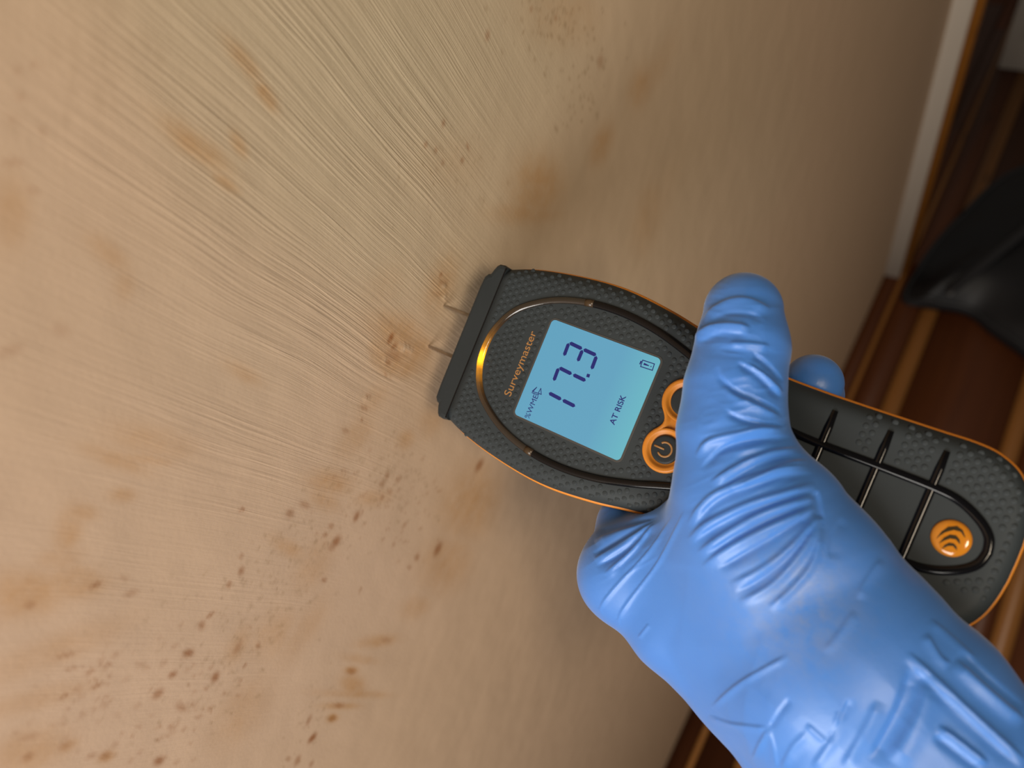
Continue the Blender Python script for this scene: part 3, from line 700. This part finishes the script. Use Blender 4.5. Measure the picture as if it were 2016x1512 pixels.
def sd_caps(p, a, b):
    ab = b[:3] - a[:3]; L2 = ab @ ab
    q_ = p - a[:3]; t_ = np.clip(q_ @ ab / L2, 0, 1)
    return np.sqrt(((q_ - t_[:, None] * ab) ** 2).sum(1)) - (a[3] + t_ * (b[3] - a[3]))
def smin(a, b, k):
    h = np.clip(.5 + .5 * (b - a) / k, 0, 1)
    return b + (a - b) * h - k * h * (1 - h)
def sd_meter(p):
    du = np.maximum(p[:, 0] - 143.2, -55 - p[:, 0])
    dv = np.abs(p[:, 1]) - hw(np.clip(p[:, 0], -52, 143))
    dw = np.maximum(p[:, 2] - .1, -31.2 - p[:, 2])
    r = 5.0
    q_ = np.stack([du + r, dv + r, dw + r], 1)
    return np.minimum(q_.max(1), 0) + np.sqrt((np.maximum(q_, 0) ** 2).sum(1)) - r
def sd_hand(p):
    d = None
    for ch, k in LIMBS:
        c = None
        for a, b in zip(ch[:-1], ch[1:]):
            s = sd_caps(p, a, b); c = s if c is None else smin(c, s, 4)
        d = c if d is None else smin(d, c, k)
    m_ = sd_meter(p) - .15
    return -smin(-d, m_, 1.6)
allN = np.concatenate([np.array(ch) for ch, _ in LIMBS])
lo = (allN[:, :3] - allN[:, 3:]).min(0) - 4; hi = (allN[:, :3] + allN[:, 3:]).max(0) + 4
H = .8; BL = 8
nb = np.ceil((hi - lo) / (H * BL)).astype(int); dims = nb * BL + 1
cc = np.stack(np.meshgrid(*[np.arange(k) for k in nb], indexing='ij'), -1).reshape(-1, 3)
cen = lo + (cc + .5) * H * BL
act = cc[np.abs(sd_hand(cen)) < H * BL * 1.15]
val = np.full(dims, 50.0, np.float32)
cv = sd_hand(cen)
for c, s in zip(cc, cv):
    if s < 0:
        i, j, k = c * BL; val[i:i + BL + 1, j:j + BL + 1, k:k + BL + 1] = -50
off = np.stack(np.meshgrid(*[np.arange(BL + 1)] * 3, indexing='ij'), -1).reshape(-1, 3)
for st in range(0, len(act), 400):
    ii = (act[st:st + 400, None, :] * BL + off[None]).reshape(-1, 3)
    val[ii[:, 0], ii[:, 1], ii[:, 2]] = sd_hand(lo + ii * H)
def surface_nets(v):
    ins = v < 0
    cs = np.zeros(tuple(np.array(v.shape) - 1), np.int8)
    for dx in (0, 1):
        for dy in (0, 1):
            for dz in (0, 1):
                cs += ins[dx:v.shape[0] - 1 + dx, dy:v.shape[1] - 1 + dy, dz:v.shape[2] - 1 + dz]
    A = np.argwhere((cs > 0) & (cs < 8)); ids = np.full(cs.shape, -1, np.int32); ids[tuple(A.T)] = np.arange(len(A))
    acc = np.zeros((len(A), 3)); cnt = np.zeros(len(A))
    cor = [np.array((a, b, c)) for a in (0, 1) for b in (0, 1) for c in (0, 1)]
    for a in cor:
        for b in cor:
            if (b - a).sum() != 1 or (b - a).min() < 0: continue
            va = v[tuple((A + a).T)]; vb = v[tuple((A + b).T)]; m_ = (va < 0) != (vb < 0)
            t_ = np.where(m_, va / np.where(m_, va - vb, 1), 0)
            acc += np.where(m_[:, None], a + (b - a) * t_[:, None], 0); cnt += m_
    P = A + acc / cnt[:, None]
    Q = []
    for ax in range(3):
        o1, o2 = [(1, 2), (2, 0), (0, 1)][ax]
        sl0 = [slice(None)] * 3; sl1 = [slice(None)] * 3; sl0[ax] = slice(0, -1); sl1[ax] = slice(1, None)
        a, b = ins[tuple(sl0)], ins[tuple(sl1)]
        E = np.argwhere(a != b); E = E[(E[:, o1] > 0) & (E[:, o2] > 0)]
        e1, e2 = np.eye(3, dtype=int)[o1], np.eye(3, dtype=int)[o2]
        qd = []
        for k in (E - e1 - e2, E - e2, E, E - e1):
            ok = np.clip(k, 0, np.array(cs.shape) - 1); qd.append(ids[tuple(ok.T)])
        qd = np.stack(qd, 1); fl = ~a[tuple(E.T)]
        qd[fl] = qd[fl][:, ::-1]; Q.append(qd[(qd >= 0).all(1)])
    return P, np.concatenate(Q)
GP, GQ = surface_nets(val)
GP = lo + GP * H
used = np.unique(GQ); remap = np.full(len(GP), -1); remap[used] = np.arange(len(used)); GP = GP[used]; GQ = remap[GQ]
def edges_of(Q):
    e = np.concatenate([Q[:, [0, 1]], Q[:, [1, 2]], Q[:, [2, 3]], Q[:, [3, 0]]]); e.sort(1); return np.unique(e, axis=0)
def smooth(P, E, it, lam=.5):
    dg = np.bincount(E.ravel(), minlength=len(P))[:, None]
    for k in range(it):
        s = np.stack([np.bincount(E[:, 0], P[E[:, 1], i], len(P)) + np.bincount(E[:, 1], P[E[:, 0], i], len(P)) for i in range(3)], 1)
        P = P + (lam if k % 2 == 0 else -lam * 1.02) * (s / dg - P)
    return P
def subdivide(P, Q):
    E = edges_of(Q); key = E[:, 0].astype(np.int64) * len(P) + E[:, 1]
    def eid(a, b):
        l_, h_ = np.minimum(a, b), np.maximum(a, b); return np.searchsorted(key, l_.astype(np.int64) * len(P) + h_)
    n0, n1 = len(P), len(P) + len(E)
    V = np.concatenate([P, (P[E[:, 0]] + P[E[:, 1]]) / 2, P[Q].mean(1)])
    m_ = [eid(Q[:, i], Q[:, (i + 1) % 4]) + n0 for i in range(4)]; c = np.arange(len(Q)) + n1
    out = np.concatenate([np.stack([Q[:, i], m_[i], c, m_[i - 1]], 1) for i in range(4)])
    return V, out
def normals(P, Q):
    fn = np.cross(P[Q[:, 2]] - P[Q[:, 0]], P[Q[:, 3]] - P[Q[:, 1]])
    N = np.stack([np.bincount(Q.ravel(), np.repeat(fn[:, i], 4), len(P)) for i in range(3)], 1)
    return N / np.maximum(np.linalg.norm(N, axis=1), 1e-12)[:, None]
GP = smooth(GP, edges_of(GQ), 8)
GP, GQ = subdivide(GP, GQ)
GE = edges_of(GQ); GP = smooth(GP, GE, 6)
# folds of the glove: polylines (pixels) with height in mm and half width in pixels; raised ridge with a valley on one side
FOLDS = [
 ([(1384, 632), (1409, 607), (1442, 591), (1478, 592), (1516, 611)], .55, 7), ([(1398, 634), (1433, 617), (1472, 617), (1502, 627)], -.40, 6),
 ([(1361, 672), (1386, 651), (1415, 640), (1451, 640), (1478, 646)], .8, 6), ([(1376, 676), (1420, 656), (1470, 660)], -.35, 7),
 ([(1436, 675), (1475, 676), (1514, 682)], .4, 6), ([(1481, 695), (1517, 722), (1540, 752)], -.5, 5), ([(1451, 713), (1496, 740), (1536, 784)], -.55, 5), ([(1470, 716), (1512, 744), (1540, 775)], .4, 5),
 ([(1415, 722), (1421, 746), (1448, 767), (1487, 785), (1536, 811)], -.5, 5), ([(1424, 758), (1450, 780), (1500, 803), (1536, 822)], .45, 6),
 ([(1427, 806), (1451, 820), (1493, 832), (1545, 840)], -.55, 5), ([(1371, 900), (1398, 866), (1457, 852), (1502, 842), (1548, 842)], .75, 7),
 ([(1380, 925), (1418, 886), (1472, 867), (1558, 862)], -.55, 6), ([(1398, 951), (1457, 914), (1517, 890), (1572, 884)], .7, 6), ([(1412, 962), (1465, 928), (1525, 902), (1580, 897)], -.55, 5),
 ([(1442, 962), (1502, 935), (1546, 914), (1592, 908)], .6, 6), ([(1354, 1034), (1391, 984), (1454, 948), (1530, 925), (1596, 920)], .55, 7), ([(1366, 1040), (1402, 992), (1464, 960), (1540, 938), (1602, 934)], -.5, 6),
 ([(1354, 1066), (1391, 1030), (1463, 994), (1554, 966), (1606, 952)], .65, 8), ([(1366, 1072), (1400, 1042), (1470, 1006), (1558, 978), (1608, 964)], -.6, 6),
 ([(1373, 1090), (1427, 1050), (1509, 1005), (1602, 975)], .7, 8), ([(1392, 1092), (1440, 1060), (1514, 1022), (1606, 986)], -.6, 6), ([(1382, 1118), (1427, 1082), (1509, 1037), (1604, 996)], .65, 8),
 ([(1412, 1122), (1486, 1078), (1554, 1038), (1609, 1004)], -.6, 6), ([(1436, 1152), (1500, 1118), (1554, 1076), (1611, 1012)], .6, 8), ([(1448, 1168), (1510, 1132), (1565, 1082), (1613, 1022)], -.5, 6),
 ([(1454, 1186), (1520, 1148), (1573, 1089), (1614, 1026)], .55, 7), ([(1513, 1198), (1563, 1152), (1600, 1103), (1616, 1040)], .5, 7), ([(1606, 966), (1612, 990), (1614, 1008), (1618, 1022)], -.55, 7),
 ([(1295, 1018), (1240, 1030), (1172, 1045)], -.55, 6), ([(1294, 1020), (1236, 1042), (1170, 1066)], .5, 7), ([(1292, 1022), (1230, 1056), (1168, 1092)], -.6, 6), ([(1291, 1025), (1230, 1067), (1170, 1102)], .5, 6),
 ([(1290, 1027), (1232, 1078), (1174, 1116)], -.55, 5), ([(1288, 1032), (1240, 1087), (1190, 1132)], .45, 6), ([(1290, 1034), (1250, 1086), (1206, 1128)], -.45, 5),
 ([(1326, 1012), (1282, 1080), (1216, 1150), (1184, 1192), (1188, 1214)], .32, 3.2), ([(1348, 1005), (1300, 1100), (1240, 1180), (1219, 1214), (1222, 1234)], .32, 3.2), ([(1278, 1228), (1256, 1256)], .3, 3),
 ([(1400, 1393), (1459, 1343), (1554, 1289)], .45, 5), ([(1395, 1409), (1440, 1424), (1513, 1434)], .5, 5), ([(1513, 1434), (1535, 1400), (1555, 1374)], -.4, 5), ([(1482, 1495), (1498, 1460), (1513, 1434)], .4, 5), ([(1513, 1434), (1524, 1470), (1530, 1512)], .3, 5),
 ([(1630, 1460), (1660, 1405), (1672, 1375)], -.45, 7), ([(1590, 1425), (1627, 1459)], .4, 5), ([(1622, 1284), (1660, 1236), (1682, 1202)], .28, 8),
 ([(1786, 1284), (1845, 1339), (1918, 1407), (2020, 1500)], .8, 7), ([(1778, 1300), (1836, 1356), (1908, 1424), (2010, 1516)], -.5, 9), ([(1880, 1300), (1940, 1355), (2016, 1420)], .9, 9), ([(1888, 1282), (1945, 1335), (2016, 1396)], -.6, 9),
 ([(1822, 1248), (1850, 1294), (1872, 1308)], .5, 7), ([(1845, 1430), (1880, 1452), (1945, 1504)], .8, 7), ([(1838, 1446), (1872, 1470), (1930, 1515)], -.5, 7), ([(1830, 1220), (1880, 1262), (1920, 1300)], .4, 7),
 ([(1754, 1500), (1808, 1407), (1830, 1330)], .9, 20), ([(1715, 1500), (1770, 1400), (1795, 1320)], -.9, 16), ([(1660, 1512), (1700, 1440), (1730, 1380)], .6, 12), ([(1600, 1512), (1640, 1450), (1650, 1400)], .5, 9), ([(1540, 1512), (1560, 1470), (1590, 1440)], .4, 7),
 ([(1735, 1100), (1700, 1150), (1690, 1180)], .25, 8), ([(1660, 1020), (1640, 1060), (1636, 1100)], -.2, 10)]
GN = normals(GP, GQ); wp = mm(GP); pix = project(wp)
view = nz(CAM) * 0 + (CAM - wp); view /= np.linalg.norm(view, axis=1)[:, None]
facing = np.clip(((GN @ Rm.T) * view).sum(1) * 2.5, 0, 1)
front = facing > 0
disp = np.zeros(len(GP))
for pts, amp, wid in FOLDS:
    pts = np.array(catmull(np.array(pts, float), 6)) if len(pts) > 2 else np.array(pts, float)
    L = np.concatenate([[0], np.cumsum(np.linalg.norm(np.diff(pts, axis=0), axis=1))])
    b0, b1 = pts.min(0) - wid * 3.2, pts.max(0) + wid * 3.2
    k = np.nonzero(front & (pix > b0).all(1) & (pix < b1).all(1))[0]
    if not len(k): continue
    best = np.full(len(k), 1e9); sg = np.zeros(len(k)); tt = np.zeros(len(k))
    for i in range(len(pts) - 1):
        a, b = pts[i], pts[i + 1]; ab = b - a; s = np.clip(((pix[k] - a) @ ab) / (ab @ ab), 0, 1)
        d = np.linalg.norm(pix[k] - a - s[:, None] * ab, axis=1); m_ = d < best
        best[m_] = d[m_]; cr_ = ab[0] * (pix[k][:, 1] - a[1]) - ab[1] * (pix[k][:, 0] - a[0]); sg[m_] = (cr_ * (1 if ab[0] > 0 else -1))[m_]; tt[m_] = (L[i] + s[m_] * (L[i + 1] - L[i])) / L[-1]
    side = np.where(sg[:] > 0, 1.7, .62)
    disp[k] += amp * (1.5 if pts[:, 1].mean() < 1200 else 1.05) * np.exp(-(best / (wid * side)) ** 2) * np.clip(np.sin(np.pi * np.clip(tt, .0, 1)) * 2.2, 0, 1) * facing[k]
# crumpled film over the loose parts of the glove
def vnoise(x, y, seed):
    g = np.random.default_rng(seed).uniform(-1, 1, (128, 128)); xi, yi = np.floor(x).astype(int), np.floor(y).astype(int)
    fx, fy = x - xi, y - yi; fx = fx * fx * (3 - 2 * fx); fy = fy * fy * (3 - 2 * fy); q_ = lambda i, j: g[i % 128, j % 128]
    return (q_(xi, yi) * (1 - fx) + q_(xi + 1, yi) * fx) * (1 - fy) + (q_(xi, yi + 1) * (1 - fx) + q_(xi + 1, yi + 1) * fx) * fy
def crumple(cx, cy, r, ang, across, along, amp, seed):
    c, s_ = math.cos(math.radians(ang)), math.sin(math.radians(ang)); X, Y = pix[:, 0] - cx, pix[:, 1] - cy
    al, ac = X * c + Y * s_, -X * s_ + Y * c; al = al + 14 * vnoise(X / 60, Y / 60, seed + 9)
    nz1 = 1 - 2.2 * np.abs(vnoise(al / along + 40, ac / across + 40, seed)); nz2 = 1 - 2.2 * np.abs(vnoise(al / along * 2 + 40, ac / across * 2.1 + 40, seed + 1))
    return amp * (nz1 + .45 * nz2) * np.exp(-((X ** 2 + Y ** 2) / r ** 2) ** 2) * facing
disp += crumple(1700, 1490, 240, 50, 90, 260, .15, 1) + crumple(1930, 1380, 150, 42, 80, 300, .22, 2) + crumple(1500, 1420, 130, 45, 60, 150, .16, 3)
disp += crumple(1470, 830, 110, -12, 34, 120, .28, 4) + crumple(1480, 980, 120, -25, 34, 150, .22, 5) + crumple(1220, 1060, 80, -30, 26, 120, .3, 6) + crumple(1450, 640, 90, 5, 26, 90, .22, 7)
GP = GP + GN * disp[:, None]
GP = smooth(GP, GE, 2)
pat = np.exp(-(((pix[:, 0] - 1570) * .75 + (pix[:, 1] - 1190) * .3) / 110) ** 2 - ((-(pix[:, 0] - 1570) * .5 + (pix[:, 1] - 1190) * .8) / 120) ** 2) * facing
HROOT = empty('gloved_hand'); HROOT.matrix_world = MROOT.matrix_world.copy()
def glove_mat():
    t = NT('blue_nitrile'); tc = t.n('ShaderNodeTexCoord'); co = tc.outputs['Object']
    at = t.n('ShaderNodeVertexColor', layer_name='powder')
    n1 = t.n('ShaderNodeTexNoise', i_Scale=160.0, i_Detail=5.0, i_Roughness=.7); t.l(co, n1.inputs[0])
    n2 = t.n('ShaderNodeTexNoise', i_Scale=22.0, i_Detail=3.0); t.l(co, n2.inputs[0])
    n3 = t.n('ShaderNodeTexNoise', i_Scale=1500.0, i_Detail=2.0); t.l(co, n3.inputs[0])
    col = t.mix(n2.outputs[0], c4(.050, .19, .60), c4(.070, .235, .68))
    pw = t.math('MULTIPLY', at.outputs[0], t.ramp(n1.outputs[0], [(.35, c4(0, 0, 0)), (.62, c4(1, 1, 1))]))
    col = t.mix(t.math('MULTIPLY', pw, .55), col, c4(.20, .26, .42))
    h = t.math('ADD', t.math('MULTIPLY', n1.outputs[0], .35), t.math('MULTIPLY', n3.outputs[0], .12))
    return t.set(Base_Color=col, Roughness=.42, Normal=t.bump(h, .35, .0006), Subsurface_Weight=.12, Subsurface_Radius=(.002, .004, .008), Subsurface_Scale=.4, Sheen_Weight=.25, Sheen_Roughness=.4, Specular_IOR_Level=.55)
me = bpy.data.meshes.new('glove')
me.vertices.add(len(GP)); me.vertices.foreach_set('co', (GP * .001).astype(np.float32).ravel())
me.loops.add(GQ.size); me.loops.foreach_set('vertex_index', GQ.ravel().astype(np.int32))
me.polygons.add(len(GQ)); me.polygons.foreach_set('loop_start', np.arange(0, GQ.size, 4, dtype=np.int32))
me.update(calc_edges=True); me.polygons.foreach_set('use_smooth', [True] * len(GQ))
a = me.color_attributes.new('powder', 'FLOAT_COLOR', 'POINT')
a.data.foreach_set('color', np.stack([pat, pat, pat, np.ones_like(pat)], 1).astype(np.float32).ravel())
me.materials.append(glove_mat())
gv = bpy.data.objects.new('glove', me); S.collection.objects.link(gv); gv.parent = HROOT
tag(HROOT, 'hand in a wrinkled blue nitrile glove gripping the meter, thumb over its buttons', 'hand')

# rolled cuff bead and the forearm that goes on out of the picture
d0 = nz(Pm[-1][:3] - Pm[-2][:3]); ctr = (Pm[-1][:3] + Aa[-1][:3] + Ac[-1][:3]) / 3
tube('sleeve', [ctr - d0 * 6, ctr + d0 * 4, ctr + d0 * 30, ctr + d0 * 75, ctr + d0 * 80], [30, 39, 41, 43, 30], plain('dark_sleeve', c4(.03, .032, .04), .8), HROOT, seg=32)
